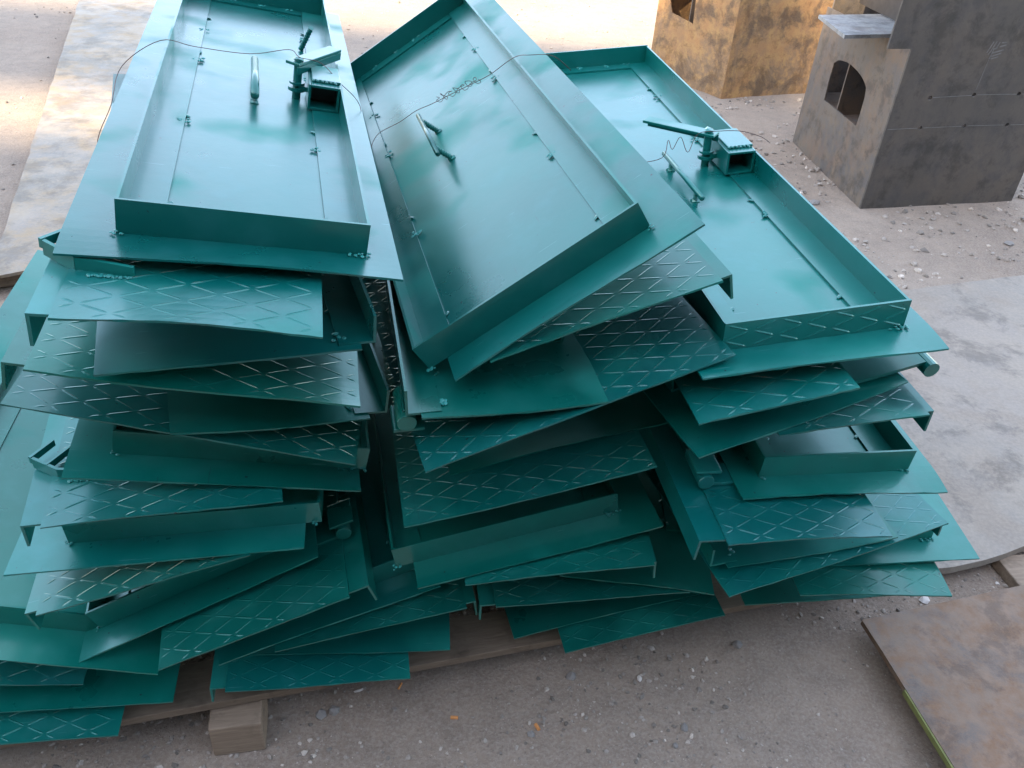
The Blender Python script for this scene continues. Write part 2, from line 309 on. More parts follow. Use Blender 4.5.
# ------------------------------------------------------------------ doors
POSES = {
  'L1': [[-0.555, 0.871, 1.185], [0.9493, 0.2736, -0.1546], [-0.2704, 0.9618, 0.0419], 0.42],
  'L2': [[-0.5199, 0.7735, 1.152], [0.962, 0.2425, -0.1256], [-0.2383, 0.97, 0.0477], 0.299],
  'L3': [[-0.5266, 0.8394, 1.0298], [0.9243, 0.3793, -0.0414], [-0.3776, 0.925, 0.0432], 0.34],
  'L4': [[-0.6145, 0.838, 1.0326], [0.9498, 0.2204, -0.222], [-0.2183, 0.9753, 0.0343], 0.424],
  'L6': [[-0.487, 0.9182, 0.8748], [0.9144, 0.39, -0.1082], [-0.3852, 0.9207, 0.063], 0.293],
  'L5': [[-0.7309, 0.9285, 0.903], [0.9723, 0.0912, -0.2152], [-0.0876, 0.9958, 0.026], 0.511],
  'L7': [[-0.6702, 0.9198, 0.7766], [0.9453, 0.2537, -0.2051], [-0.2532, 0.967, 0.0291], 0.454],
  'L8': [[-0.6927, 0.8695, 0.714], [0.9521, 0.305, -0.0216], [-0.304, 0.9519, 0.0384], 0.354],
  'L10': [[-0.7953, 0.8851, 0.582], [0.9803, 0.1941, 0.0361], [-0.1951, 0.9804, 0.0261], 0.475],
  'L11': [[-0.7535, 0.8675, 0.5103], [0.9414, 0.2464, 0.2303], [-0.2584, 0.9658, 0.023], 0.359],
  'L12': [[-0.7318, 0.8946, 0.3528], [0.8829, 0.2877, 0.3711], [-0.3111, 0.9504, 0.0034], 0.463],
  'L13': [[-0.5708, 0.8645, 0.3912], [0.9057, 0.2706, 0.3263], [-0.2935, 0.9557, 0.0222], 0.35],
  'L14': [[-0.502, 0.9406, 0.3103], [0.9122, 0.3457, 0.2201], [-0.3577, 0.9337, 0.0162], 0.431],
  'L15': [[-0.4025, 0.9644, 0.3291], [0.9528, 0.2745, 0.1295], [-0.2806, 0.9593, 0.0318], 0.366],
  'L16': [[-0.4833, 1.0316, 0.2148], [0.9913, 0.1294, 0.0223], [-0.1302, 0.9907, 0.0385], 0.402],
  'L17': [[-0.5092, 0.9541, 0.2071], [0.9763, 0.2109, -0.0488], [-0.2092, 0.9772, 0.0366], 0.358],
  'M1': [[-0.082, 0.979, 0.966], [0.7931, 0.222, 0.5672], [-0.3004, 0.9527, 0.0471], 0.412],
  'M2': [[-0.0341, 0.9924, 0.9981], [0.9172, 0.2706, 0.2925], [-0.2965, 0.9538, 0.0475], 0.359],
  'M4': [[-0.1232, 0.9281, 0.93], [0.9702, 0.2402, 0.0326], [-0.2414, 0.9696, 0.04], 0.276],
  'M5': [[-0.1152, 0.9013, 0.8587], [0.9041, 0.3294, 0.2723], [-0.3502, 0.9362, 0.03], 0.539, 0.92],
  'M6': [[-0.0966, 1.1014, 0.6806], [0.95, 0.242, 0.1975], [-0.2519, 0.9674, 0.0263], 0.406],
  'M7': [[-0.1609, 0.988, 0.6561], [0.9538, 0.2272, 0.1965], [-0.2365, 0.9713, 0.025], 0.439],
  'M8': [[-0.1384, 0.993, 0.5005], [0.948, 0.2577, 0.1866], [-0.2652, 0.9641, 0.0161], 0.459],
  'M9': [[-0.056, 1.0044, 0.5126], [0.9869, 0.1246, 0.1029], [-0.129, 0.991, 0.0366], 0.342],
  'M10': [[0.1247, 1.1405, 0.4033], [0.9973, 0.0082, -0.073], [-0.0066, 0.9997, 0.0224], 0.315],
  'M11': [[0.0027, 1.0669, 0.3779], [0.9798, 0.1999, 0.0064], [-0.2, 0.9791, 0.0357], 0.395],
  'M12': [[0.0463, 1.1438, 0.1946], [0.9497, 0.2976, 0.0975], [-0.3016, 0.953, 0.0297], 0.431],
  'M13': [[0.157, 1.1292, 0.1801], [0.9579, 0.2527, 0.1366], [-0.2599, 0.9649, 0.0371], 0.363],
  'R1': [[0.2825, 1.0276, 0.9691], [0.97, 0.2226, 0.0975], [-0.2281, 0.9724, 0.0488], 0.373, 1.08],
  'R2': [[0.284, 0.9978, 0.9109], [0.9569, 0.2247, 0.1839], [-0.2388, 0.9693, 0.0583], 0.233, 1.1],
  'R3': [[0.3006, 1.0074, 0.832], [0.9017, 0.3779, 0.2102], [-0.3915, 0.9198, 0.0262], 0.39],
  'R4': [[0.4316, 1.0555, 0.8588], [0.9744, 0.208, 0.0848], [-0.2126, 0.9759, 0.0493], 0.258],
  'R5': [[0.4038, 1.0525, 0.7164], [0.9825, 0.1861, -0.0016], [-0.1859, 0.9818, 0.0388], 0.385],
  'R6': [[0.3663, 0.9577, 0.7049], [0.9788, 0.2028, -0.0292], [-0.2015, 0.9786, 0.0421], 0.292],
  'R7': [[0.4177, 1.0618, 0.5392], [0.9636, 0.2526, 0.0878], [-0.2564, 0.9659, 0.0357], 0.342],
  'R8': [[0.4187, 1.0211, 0.5108], [0.9253, 0.3527, 0.1392], [-0.3594, 0.9328, 0.0255], 0.471],
  'R9': [[0.5557, 1.1999, 0.407], [0.9926, 0.0853, 0.0866], [-0.0878, 0.9958, 0.0256], 0.435],
  'R10': [[0.6017, 1.133, 0.4047], [0.9959, 0.0803, 0.0406], [-0.0814, 0.9963, 0.0262], 0.311],
  'R11': [[0.547, 1.2353, 0.247], [0.988, 0.1456, 0.0524], [-0.1468, 0.989, 0.0206], 0.427],
}
SPOSE = {"S1": [[-1.1246, 0.8005, 0.4847], [0.929, 0.1991, -0.3119], [-0.2036, 0.9789, 0.0185], 0.56], "S2": [[-1.1493, 0.8104, 0.3462], [0.9605, 0.2206, -0.1696], [-0.2205, 0.9752, 0.0192], 0.42], "S3": [[-1.0138, 0.8453, 0.2271], [0.9754, 0.2065, -0.0765], [-0.2056, 0.9784, 0.0198], 0.42], "S4": [[-1.1019, 0.7877, 0.1878], [0.9771, 0.2059, -0.0544], [-0.2051, 0.9785, 0.0198], 0.42]}
LEN = 1.36; TH = .003; RH = .045; LEG = .052
def ribs(b, W, x0, x1, y0, y1, zf, sgn, a=.038, bb=.0195, hw=.0026, hh=.0006):
    """diamond tread: short raised bars on a rhombic grid, on the plane z=zf(x,y)"""
    nxx = int((x1-x0)/a)+2; nyy = int((y1-y0)/bb)+2
    for j in range(nyy):
        for i in range(nxx):
            cx = x0+i*a; cy = y0+j*bb
            s = 1 if (i+j) % 2 else -1
            p = Vector((cx-.44*a, cy-s*.44*bb)); q = Vector((cx+.44*a, cy+s*.44*bb)); d = q-p; t0, t1 = 0, 1
            for ax, lo_, hi_ in ((0, x0, x1), (1, y0, y1)):
                ta, tb = (lo_-p[ax])/d[ax], (hi_-p[ax])/d[ax]; ta, tb = min(ta, tb), max(ta, tb); t0, t1 = max(t0, ta), min(t1, tb)
            if t1-t0 < .35: continue
            p, q = p+d*t0, p+d*t1
            d = (q-p).normalized(); nn = Vector((-d.y, d.x))*hw; m1 = p+d*.006; m2 = q-d*.006
            def P(v, h): return (v.x, v.y, zf(v.x, v.y)+sgn*h)
            b.add([P(p, 0), P(m1+nn, -.0002), P(m2+nn, -.0002), P(q, 0), P(m2-nn, -.0002), P(m1-nn, -.0002), P(m1, hh), P(m2, hh)],
                  [(0,1,6), (1,2,7,6), (2,3,7), (3,4,7), (4,5,6,7), (5,0,6)] if sgn < 0 else [(6,1,0), (6,7,2,1), (7,3,2), (7,4,3), (7,6,5,4), (6,0,5)])
def weld(b, x, y, z, seed, r=.006):
    rr = random.Random(seed); b.cur = 1
    for k in range(6): b.blob((x+rr.uniform(-r, r)*1.6, y+rr.uniform(-r, r)*1.6, z+.0005), rr.uniform(.35, .8)*r, (1, 1, .5), rr.random(), .3)
    b.cur = 0

def door(pid, pose, up, x0, x1, label, closed=True, length=1.36, y0=.058, group=None, fittings=False, lug=None, tread_rim=False, seed=0, weldspots=True, end_angle=False, rh=RH):
    A, u, v, W = Vector(pose[0]), Vector(pose[1]), Vector(pose[2]), pose[3]
    u.normalize(); n = u.cross(v).normalized(); v = n.cross(u)
    rt = empty('steel_hatch', Matrix.Translation(A) @ Matrix((u, v, n)).transposed().to_4x4())
    sc_ = pose[4] if len(pose) > 4 else 1
    rt.scale = (sc_, sc_, sc_)
    tag(rt, label.replace('doors', 'hatches').replace('door', 'hatch'), 'steel hatch', group)
    rr = random.Random(seed*13+5); LEN = length
    c1, c2, c3 = rr.uniform(-.0045, .0045), rr.uniform(-.004, .004), rr.uniform(0, 6)
    def zf(x, y):   # sheet is never perfectly flat near its free edges
        e = max(0, 1-y/.07)
        ex = math.sin(x/W*math.pi*1.5+c3)
        return e*e*(c1*ex+c2*(x/W-.5)*2)
    nx_, ys = 16, [0, .004, .015, .03, .045, .06, .08, .2, .5, .9, 1.2, LEN]
    b = MB(); vs = []
    for top in (1, 0):
        for yy in ys:
            for i in range(nx_+1):
                x = W*i/nx_; jx = 0
                yj = yy + (rr.uniform(-.0008, .0008) if yy == 0 else 0)
                vs.append((x, yj, zf(x, yy)-(0 if top else TH)))
    m = (nx_+1)*len(ys); fs = []
    for j in range(len(ys)-1):
        for i in range(nx_):
            q = j*(nx_+1)+i; fs.append((q, q+1, q+nx_+2, q+nx_+1)); fs.append((m+q, m+q+nx_+1, m+q+nx_+2, m+q+1))
    for i in range(nx_):
        fs.append((m+i, m+i+1, i+1, i)); q = (len(ys)-1)*(nx_+1)+i; fs.append((q, q+1, m+q+1, m+q))
    for j in range(len(ys)-1):
        q = j*(nx_+1); fs.append((q, q+nx_+1, m+q+nx_+1, m+q)); q += nx_; fs.append((q, m+q, m+q+nx_+1, q+nx_+1))
    b.add(vs, fs)
    if up: ribs(b, W, .005, W-.005, .005, .30, lambda x, y: zf(x, y)-TH, -1)
    else: ribs(b, W, .004, W-.004, .004, LEN-.005, zf, 1)
    b.build('plate', TREAD if not up else PAINT, rt)
    sg = 1 if up else -1; zb = 0 if up else -TH
    def Z(h): return zb+sg*h
    def bx(bb, xa, xb, ya, yb, h0, h1):
        za, zc = sorted((Z(h0), Z(h1))); bb.box(xa, xb, ya, yb, za, zc)
    y1 = y0+LEN-.11
    ya = y0 if closed else .012
    t = .004
    lw = LEG
    # two long side angles: flat leg on the sheet, upright leg at the outside
    for side, xo in ((0, x0), (1, x1)):
        b = MB(); s = 1 if side == 0 else -1
        xa, xb = sorted((xo, xo+s*lw)); e0, e1 = (ya+.0042, y1-.0042) if closed else (ya, y1)
        if not closed and not ((side == 0 and x0 < 0) or (side == 1 and x1 > W)): e0 = .16 if up else .09
        bx(b, xa+(t if side == 0 else 0), xb-(t if side == 1 else 0), e0, e1, .0003, t)
        xa, xb = sorted((xo, xo+s*t)); bx(b, xa, xb, e0, e1, .0003, rh)
        if up and weldspots:
            for k, yy in enumerate([e0+.02, .42, .78, 1.04]):
                weld(b, xo+s*lw, yy+rr.uniform(-.05, .05) if k else yy, .003, rr.random())
                b.blob((xo+s*lw, yy+.07, .002), .004, (1, 2.5, .6), k, .2)
        o = b.build('side_rail', PAINT, rt)
    # end walls
    ends = [(ya, 0)] if closed else []
    ends.append((y1, 1))
    for ye, far in ends:
        b = MB(); yy0, yy1 = (ye, ye+t) if not far else (ye-t, ye)
        bx(b, x0, x1, yy0, yy1, .0003, rh+.0015)
        if far: bx(b, x0+lw+.001, x1-lw-.001, ye-t-.034, ye-t, .0003, t)
        if tread_rim and not far:
            k = 0
            for i in range(int((x1-x0)/.043)+1):
                for j in range(3):
                    cx = x0+.02+i*.0405; cz = .009+j*.014; s = 1 if (i+j) % 2 else -1
                    p, q = (cx-.016, cz-s*.006), (cx+.016, cz+s*.006)
                    if q[0] > x1-.004: continue
                    dx, dz = q[0]-p[0], q[1]-p[1]; L = math.hypot(dx, dz); nx1, nz1 = -dz/L*.0017, dx/L*.0017
                    mx1, mz1, mx2, mz2 = p[0]+dx*.15, p[1]+dz*.15, p[0]+dx*.85, p[1]+dz*.85
                    b.add([(p[0], ye, p[1]), (mx1+nx1, ye, mz1+nz1), (mx2+nx1, ye, mz2+nz1), (q[0], ye, q[1]), (mx2-nx1, ye, mz2-nz1), (mx1-nx1, ye, mz1-nz1), (mx1, ye-.0012, mz1), (mx2, ye-.0012, mz2)],
                          [(0,1,6),(1,2,7,6),(2,3,7),(3,4,7),(4,5,6,7),(5,0,6)])
        if up and not far:
            for xx in (x0+.002, x1-.004, x1-.02): weld(b, xx, ye-.001, .002, rr.random(), .0045)
        if up and far:
            for xx in (x0+.1, x0+.17, x0+.23): weld(b, xx, ye-t-.003, .003, rr.random(), .006)
        b.build('end_rail', PAINT, rt)
    if fittings:
        xc = x1-.155 if x0 > -.01 else .125
        h = MB(); lx = 0 if x0 > .02 else .045; hy = -.09 if pid == 'R1' else 0; hz = {'L1': .024, 'M1': .038}.get(pid, .020)
        h.tube([(xc, .575+hy, hz), (xc-.001, .675+hy, hz+.0005), (xc-.003, .785+hy, hz)], .0075 if x0 > .05 else .005, 12)
        ho = h.build('handle', PAINT, rt, smooth=True)
        for yy in (.605, .745):
            lg = MB(); npt = 15; tilt = lx*.35
            lg.tube([(xc+tilt*(1-k/(npt-1)), yy+hy, .0005+hz*k/(npt-1)) for k in range(npt)], .005, 10, lambda i: .0046 if i % 2 else .0058)
            lg.blob((xc+tilt, yy+hy, .001), .011, (1, 1, .45), 4, .25)
            lg.build('handle_leg', PAINT, ho)
        if x0 > -.01:
            # latch housing: a short square tube welded on the side rail
            lt = MB(); a0, a1, q0, q1, z0_, z1_ = x1-.062, x1-.005, .60, .70, .0045, .050
            w_ = .0045
            lt.box(a0, a0+w_, q0, q1, z0_, z1_); lt.box(a1-w_, a1, q0, q1, z0_, z1_)
            lt.box(a0+w_, a1-w_, q0, q1, z1_-w_, z1_); lt.box(a0+w_, a1-w_, q0, q1, z0_, z0_+w_)
            lt.box(a0+.006, a1+.001, q0+.02, q1+.005, z1_, z1_+.005)
            for k in range(6): lt.blob((a0+.008+k*.008, q0+.019, z1_+.002), .004, seed=k)
            lo = lt.build('latch_housing', PAINT, rt); bev(lo, .0012)
            ins = MB(); ins.box(a0+w_, a1-w_, q0+.045, q0+.05, z0_+w_, z1_-w_); ins.build('tube_back', DARKSTEEL, lo)  # dark plate closing the tube partway in
            px, py = a0-.018, .665
            pv = MB()
            pv.tube([(px, py, .0005), (px, py, .072)], .008, 14)
            pv.tube([(px, py, .016), (px, py, .022)], .0165, 18); pv.tube([(px, py, .028), (px, py, .032)], .0145, 18)
            pv.box(px+.003, a0, py-.012, py+.012, .018, .027)
            pv.blob((px, py, .073), .011, (1, 1, .5), 3, .2)
            pv.build('latch_pivot', PAINT, rt, smooth=False)
            bar = MB()
            if pid == 'L1':
                p, q = Vector((px-.012, py-.012)), Vector((px+.075, py+.13))
            else:
                p, q = Vector((px+.012, py-.012)), Vector((px-.098, py+.100))
            d = (q-p).normalized(); nn = Vector((-d.y, d.x))*.014
            z_ = .064
            c4 = [p-nn, q-nn, q+nn, p+nn] if True else 0
            bar.hexa([(k.x, k.y, z_) for k in c4]+[(k.x, k.y, z_+.0055) for k in c4])
            sd_ = 1 if pid == 'L1' else 1
            c4 = [p-nn, q-nn, q-nn*.7, p-nn*.7]
            bar.hexa([(k.x, k.y, z_-.015) for k in c4]+[(k.x, k.y, z_-.0003) for k in c4])
            bo = bar.build('latch_bar', PAINT, rt); bev(bo, .0012)
            if pid == 'L1':
                rb = MB(); n_ = 17
                rb.tube([(px+.018+.001*k, .985-.002*k, .003+.0035*k) for k in range(n_)], .005, 10, lambda i: .0045 if i % 2 else .0064)
                rb.build('threaded_stub', PAINT, rt)
    if lug:
        lx, ly, dirn, kind = lug     # on the outer (tread) side
        so_ = -sg
        zo = 0 if not up else -TH
        if kind == 'pin':
            b = MB(); xa, xb = sorted((lx-dirn*.05, lx+dirn*.035))
            za, zc = sorted((zo+so_*.0016, zo+so_*.008)); b.box(xa, xb, ly, ly+.05, za, zc)
            xq = lx+dirn*.03
            za, zc = sorted((zo+so_*.0335, zo+so_*.039)); b.box(xq-.020, xq+.026, ly-.004, ly+.055, za, zc)
            for k in range(3): b.blob((lx-dirn*.045, ly+.01+k*.015, zo+so_*.003), .006, (1, 1.3, .6), k)
            lo = b.build('hinge_lug', PAINT, rt); bev(lo, .0015)
            b = MB(); b.tube([(xq, ly-.010, zo+so_*.0185), (xq, ly+.065, zo+so_*.0185)], .0145, 18); bo = b.build('hinge_pin', PAINT, lo); bev(bo, .0015)
        elif kind == 'hook':
            b = MB()
            # bent flat bar standing on edge, welded on the tread and sticking out past the left edge
            def seg(p, q, zp, zq, th=.005):
                d_ = Vector((q[0]-p[0], q[1]-p[1])).normalized(); nx1, ny1 = -d_.y*th, d_.x*th
                b.hexa([(p[0], p[1], zp[0]), (q[0], q[1], zq[0]), (q[0]+nx1, q[1]+ny1, zq[0]), (p[0]+nx1, p[1]+ny1, zp[0]),
                        (p[0], p[1], zp[1]), (q[0], q[1], zq[1]), (q[0]+nx1, q[1]+ny1, zq[1]), (p[0]+nx1, p[1]+ny1, zp[1])])
            seg((lx+.005, ly+.010), (lx+.072, ly), (-.004, .017), (.0015, .014))
            seg((lx-.036, ly+.040), (lx+.0045, ly+.0102), (.0, .020), (-.004, .017))
            seg((lx-.0365, ly+.041), (lx-.008, ly+.082), (.008, .021), (.008, .020))
            seg((lx-.010, ly+.022), (lx+.018, ly+.062), (.006, .019), (.006, .018))
            b.cur = 1
            for k in range(11): b.blob((lx+.022+k*.0045, ly-.003+.001*(k % 2), .001), rr.uniform(.0025, .0038), (1.4, .8, .6), k)
            b.cur = 0
            lo = b.build('hinge_lug', PAINT, rt)
        elif kind == 'box':
            b = MB(); za, zc = .004, .034
            xa, xb = lx-.030, lx+.012
            b.box(xa, xb, ly, ly+.035, za+.022, zc); b.box(xa, xa+.005, ly, ly+.035, za-.012, za+.0215); b.box(xb-.005, xb, ly, ly+.035, za-.001, za+.0215)
            b.hexa([(xa-.006, ly-.002, .036), (xb+.002, ly-.002, .042), (xb+.002, ly+.037, .042), (xa-.006, ly+.037, .036), (xa-.006, ly-.002, .040), (xb+.002, ly-.002, .046), (xb+.002, ly+.037, .046), (xa-.006, ly+.037, .040)])
            for k in range(7): b.blob((lx+.015+k*.006, ly-.012+.002*(k % 2), .002), .004, (1.2, 1, .7), k)
            lo = b.build('hinge_lug', PAINT, rt); bev(lo, .001)
    k_ = rr.uniform(.80, 1.15); cc = (rr.uniform(.8, 1.2)*k_, k_*rr.uniform(.97, 1.03), k_*rr.uniform(.92, 1.08), 1)
    for ch in COL.objects:
        if ch.parent == rt or (ch.parent and ch.parent.parent == rt): ch.color = cc
    return rt

GL, GM, GR, GF = 'green steel hatches of the left stack', 'green steel hatches of the middle stack', 'green steel hatches of the right stack', 'green steel hatches of the low pile at far left'
P = POSES
def W_(k): return P[k][3]
UP, DN = True, False
ST = 'left stack'
D = door
D('L1', P['L1'], UP, .061, .376, 'door lying tray side up on top of the left stack, handle and latch showing', fittings=True, group=GL, seed=1)
D('L2', P['L2'], DN, -.026, W_('L2')-.05, 'narrow tread-plate door directly under the top one of the left stack, bracket at its left', False, group=GL, lug=(.002, .098, -1, 'hook'), seed=2)
D('L3', P['L3'], UP, length=1.0, x0=.06, x1=W_('L3')+.022, label='smooth green door third down in the left stack, side rail reaching past its right end', closed=False, group=GL, seed=3)
D('L4', P['L4'], DN, -.028, W_('L4')-.05, 'wide tread-plate door fourth down in the left stack, open rail end at its left', False, group=GL, seed=4)
D('L6', P['L6'], UP, length=1.0, x0=.05, x1=W_('L6')+.030, label='smooth door fifth down in the left stack, its left edge crossing a wider tread door', closed=False, group=GL, seed=5)
D('L5', P['L5'], DN, .03, W_('L5')-.05, 'widest tread-plate door of the left stack, sixth down, reaching the left picture border', False, group=GL, seed=6)
D('L7', P['L7'], UP, .062, W_('L7')+.012, 'tray-up green door seventh down in the left stack, front rail in shadow', group=GL, seed=7)
D('L8', P['L8'], DN, -.030, W_('L8')-.05, 'tread-plate door eighth down in the left stack, boxy hinge bracket on its left corner', False, group=GL, lug=(.005, .10, -1, 'hook'), seed=8)
D('L10', P['L10'], UP, .085, W_('L10')+.028, 'tray-up green door ninth down in the left stack with a wide smooth front margin', group=GL, seed=9)
D('L11', P['L11'], DN, -.022, W_('L11')-.05, 'tread-plate door tenth down in the left stack, showing only a wedge at the left', False, group=GL, seed=10)
D('L12', P['L12'], UP, .035, W_('L12')-.03, 'strongly tilted tray-up door eleventh down in the left stack, pale left corner', group=GL, seed=11)
D('L13', P['L13'], DN, .03, W_('L13')+.036, 'tilted tread-plate door twelfth down in the left stack, hinge pin at its right', False, group=GL, lug=(W_('L13')-.02, .14, 1, 'pin'), seed=12)
D('L14', P['L14'], UP, .05, W_('L14')-.02, 'smooth tilted door thirteenth down in the left stack, running in under the middle stack', group=GL, seed=13)
D('L15', P['L15'], DN, .02, W_('L15')+.02, 'thin slanting tread-plate door fourteenth down in the left stack', False, group=GL, seed=14)
D('L16', P['L16'], UP, .04, W_('L16')-.03, 'smooth door just above the lowest one of the left stack', False, group=GL, seed=15)
D('L17', P['L17'], DN, -.03, W_('L17')-.04, 'lowest tread-plate door of the left stack, resting on the pallet above the wood block', False, group=GL, seed=16)

D('M1', P['M1'], UP, -.032, .353, 'steeply tilted tray-up door on top of the middle stack with a small bar handle', fittings=True, group=GM, seed=21)
D('M2', P['M2'], DN, .02, W_('M2')+.020, 'tread-plate door right under the tilted top hatch of the middle stack', False, group=GM, seed=22)
D('M4', P['M4'], UP, -.022, W_('M4')-.03, 'smooth door third down in the middle stack with an upright rail at its left', False, group=GM, seed=23, lug=(.01, .03, -1, 'pin'))
D('M5', P['M5'], DN, .03, W_('M5')-.05, 'wide tread-plate door fourth down in the middle stack, right corner over the right stack', False, group=GM, seed=24)
D('M6', P['M6'], UP, .05, W_('M6')-.05, 'smooth door fifth down in the middle stack, mostly in shade', False, group=GM, seed=25)
D('M7', P['M7'], DN, .03, W_('M7')-.05, 'wide tread-plate door sixth down in the middle stack', False, group=GM, seed=26)
D('M8', P['M8'], UP, -.032, W_('M8')-.065, 'tray-up door seventh down in the middle stack with its front rail showing', group=GM, seed=27, y0=.062)
D('M9', P['M9'], DN, .03, W_('M9')+.006, 'thin wedge of tread-plate door eighth down in the middle stack with pale worn spots', False, group=GM, seed=28)
D('M10', P['M10'], UP, .05, W_('M10')-.03, 'smooth dark door ninth down in the middle stack, white chip at its right corner', False, group=GM, seed=29)
D('M11', P['M11'], DN, -.03, W_('M11')-.05, 'tread-plate door tenth down in the middle stack, rail end at its left', False, group=GM, seed=30)
D('M12', P['M12'], UP, .05, W_('M12')-.05, 'smooth door just above the lowest tread plate of the middle stack', False, group=GM, seed=31)
D('M13', P['M13'], DN, .03, W_('M13')-.04, 'lowest tread-plate door of the middle stack, closest to the dirt', False, group=GM, seed=32)

D('R1', P['R1'], UP, .050, W_('R1')-.039, 'tray-up door on top of the right stack, tread pattern on its front rail', fittings=True, tread_rim=True, group=GR, seed=41)
D('R2', P['R2'], DN, .03, W_('R2')-.02, 'short dark tread-plate door right under the top hatch of the right stack', False, group=GR, seed=42)
D('R3', P['R3'], UP, .04, W_('R3')-.03, 'smooth door third down in the right stack with a round hinge pin at its right', False, group=GR, seed=43)
D('R4', P['R4'], DN, .02, W_('R4')+.016, 'small bluish tread-plate corner fourth down in the right stack', False, group=GR, seed=44)
D('R5', P['R5'], UP, .048, W_('R5')-.052, 'tray-up door fifth down in the right stack with a tall open tray facing front', group=GR, seed=45, y0=.052)
D('R6', P['R6'], DN, -.045, W_('R6')-.03, 'tread-plate door sixth down in the right stack, wide side rail and pin at its left', False, group=GR, lug=(.03, .13, -1, 'pin'), seed=46)
D('R7', P['R7'], UP, -.03, W_('R7')-.03, 'thin smooth door seventh down in the right stack between two tread plates', False, group=GR, seed=47)
D('R8', P['R8'], DN, .03, W_('R8')+.004, 'wide tread-plate door eighth down in the right stack, slanting up to the right', False, group=GR, seed=48)
D('R9', P['R9'], UP, .05, W_('R9')-.075, 'smooth bluish door ninth down in the right stack, sharp corner over the grey sheet', group=GR, seed=49)
D('R10', P['R10'], DN, .02, W_('R10')-.03, 'tread-plate door tenth down in the right stack, near the white stone', False, group=GR, seed=50)
D('R11', P['R11'], UP, .04, W_('R11')-.04, 'lowest smooth door of the right stack, dark in the shade by the dirt', False, group=GR, seed=51)

D('S1', SPOSE['S1'], UP, .10, .56-.075, 'large tray-up door on top of the low pile at the far left', group=GF, seed=61, y0=.075)
D('S2', SPOSE['S2'], DN, .03, .36, 'upper tread-plate door of the low pile at the far left', False, group=GF, seed=62)
D('S3', SPOSE['S3'], UP, .05, .37, 'smooth door above the lowest one of the low pile at the far left', False, group=GF, seed=63)
D('S4', SPOSE['S4'], DN, .03, .37, 'lowest tread-plate door of the low pile at the far left, on the pallet edge', False, group=GF, seed=64)

# loose hinge bracket with tread and a pin, on the right end of the third door of the right stack
r3 = [o for o in COL.objects if o.get('label', '').startswith('smooth hatch third down in the right stack')][0]
b = MB(); Wr = W_('R3')
b.hexa([(Wr-.09, .03, .004), (Wr+.040, .010, .012), (Wr+.055, .13, .012), (Wr-.08, .15, .004), (Wr-.09, .03, .010), (Wr+.040, .010, .018), (Wr+.055, .13, .018), (Wr-.08, .15, .010)])
lo = b.build('hinge_lug', TREAD, r3)
b = MB(); b.tube([(Wr+.046, .0, .004), (Wr+.062, .11, .006)], .014, 16); b.build('hinge_pin', PAINT, lo)

# ------------------------------------------------------------------ tie wires
def spline(pts, n=6):
    pts = [Vector(p) for p in pts]; out = []
    for i in range(len(pts)-1):
        p0, p1, p2, p3 = pts[max(i-1, 0)], pts[i], pts[i+1], pts[min(i+2, len(pts)-1)]
        for k in range(n):
            t = k/n; out.append(.5*((2*p1)+(p2-p0)*t+(2*p0-5*p1+4*p2-p3)*t*t+(3*p1-p0-3*p2+p3)*t**3))
    return out+[pts[-1]]
def wire(pts, label, r=.0007, n=6): b = MB(); b.tube(spline(pts, n), r, 5); return tag(b.build('tie_wire', WIRE, smooth=True), label, 'wire', 'tie wires on the top hatches')
wire([(-.640, 1.22, 1.12), (-.676, 1.247, 1.172), (-.703, 1.37, 1.200), (-.745, 1.52, 1.222), (-.690, 1.573, 1.258), (-.646, 1.62, 1.240), (-.542, 1.615, 1.236), (-.465, 1.611, 1.25), (-.44, 1.59, 1.243), (-.411, 1.63, 1.225), (-.37, 1.60, 1.20), (-.335, 1.61, 1.155), (-.325, 1.56, 1.10)],
     'thin tie wire running across the top hatch of the left stack')
wire([(-.335, 1.69, 1.04), (-.325, 1.735, 1.061), (-.282, 1.758, 1.083), (-.246, 1.749, 1.112), (-.213, 1.757, 1.127), (-.165, 1.751, 1.156), (-.134, 1.745, 1.175), (-.093, 1.726, 1.203), (-.046, 1.713, 1.243), (-.015, 1.79, 1.232), (.032, 1.749, 1.243), (.07, 1.74, 1.22)],
     'thin tie wire with a twisted knot across the tilted top hatch of the middle stack')
kn = []
for k in range(40):
    t = k/39; c = Vector((-.205, 1.755, 1.135)).lerp(Vector((-.115, 1.74, 1.19)), t)
    kn.append(c+Vector((.006*math.sin(k*1.7), .006*math.cos(k*2.3), .007*math.sin(k*1.1+1))))
wire(kn, 'twisted wire knot above the bar handle on the tilted middle hatch', .0006, 3)
wire([(.215, 1.66, 1.066), (.266, 1.64, 1.09), (.275, 1.659, 1.12), (.285, 1.65, 1.105), (.298, 1.655, 1.13), (.315, 1.64, 1.105), (.33, 1.65, 1.14), (.364, 1.62, 1.158), (.406, 1.617, 1.162), (.45, 1.63, 1.15), (.478, 1.66, 1.13)],
     'looped tie wire over the latch of the right top hatch', .0007, 5)

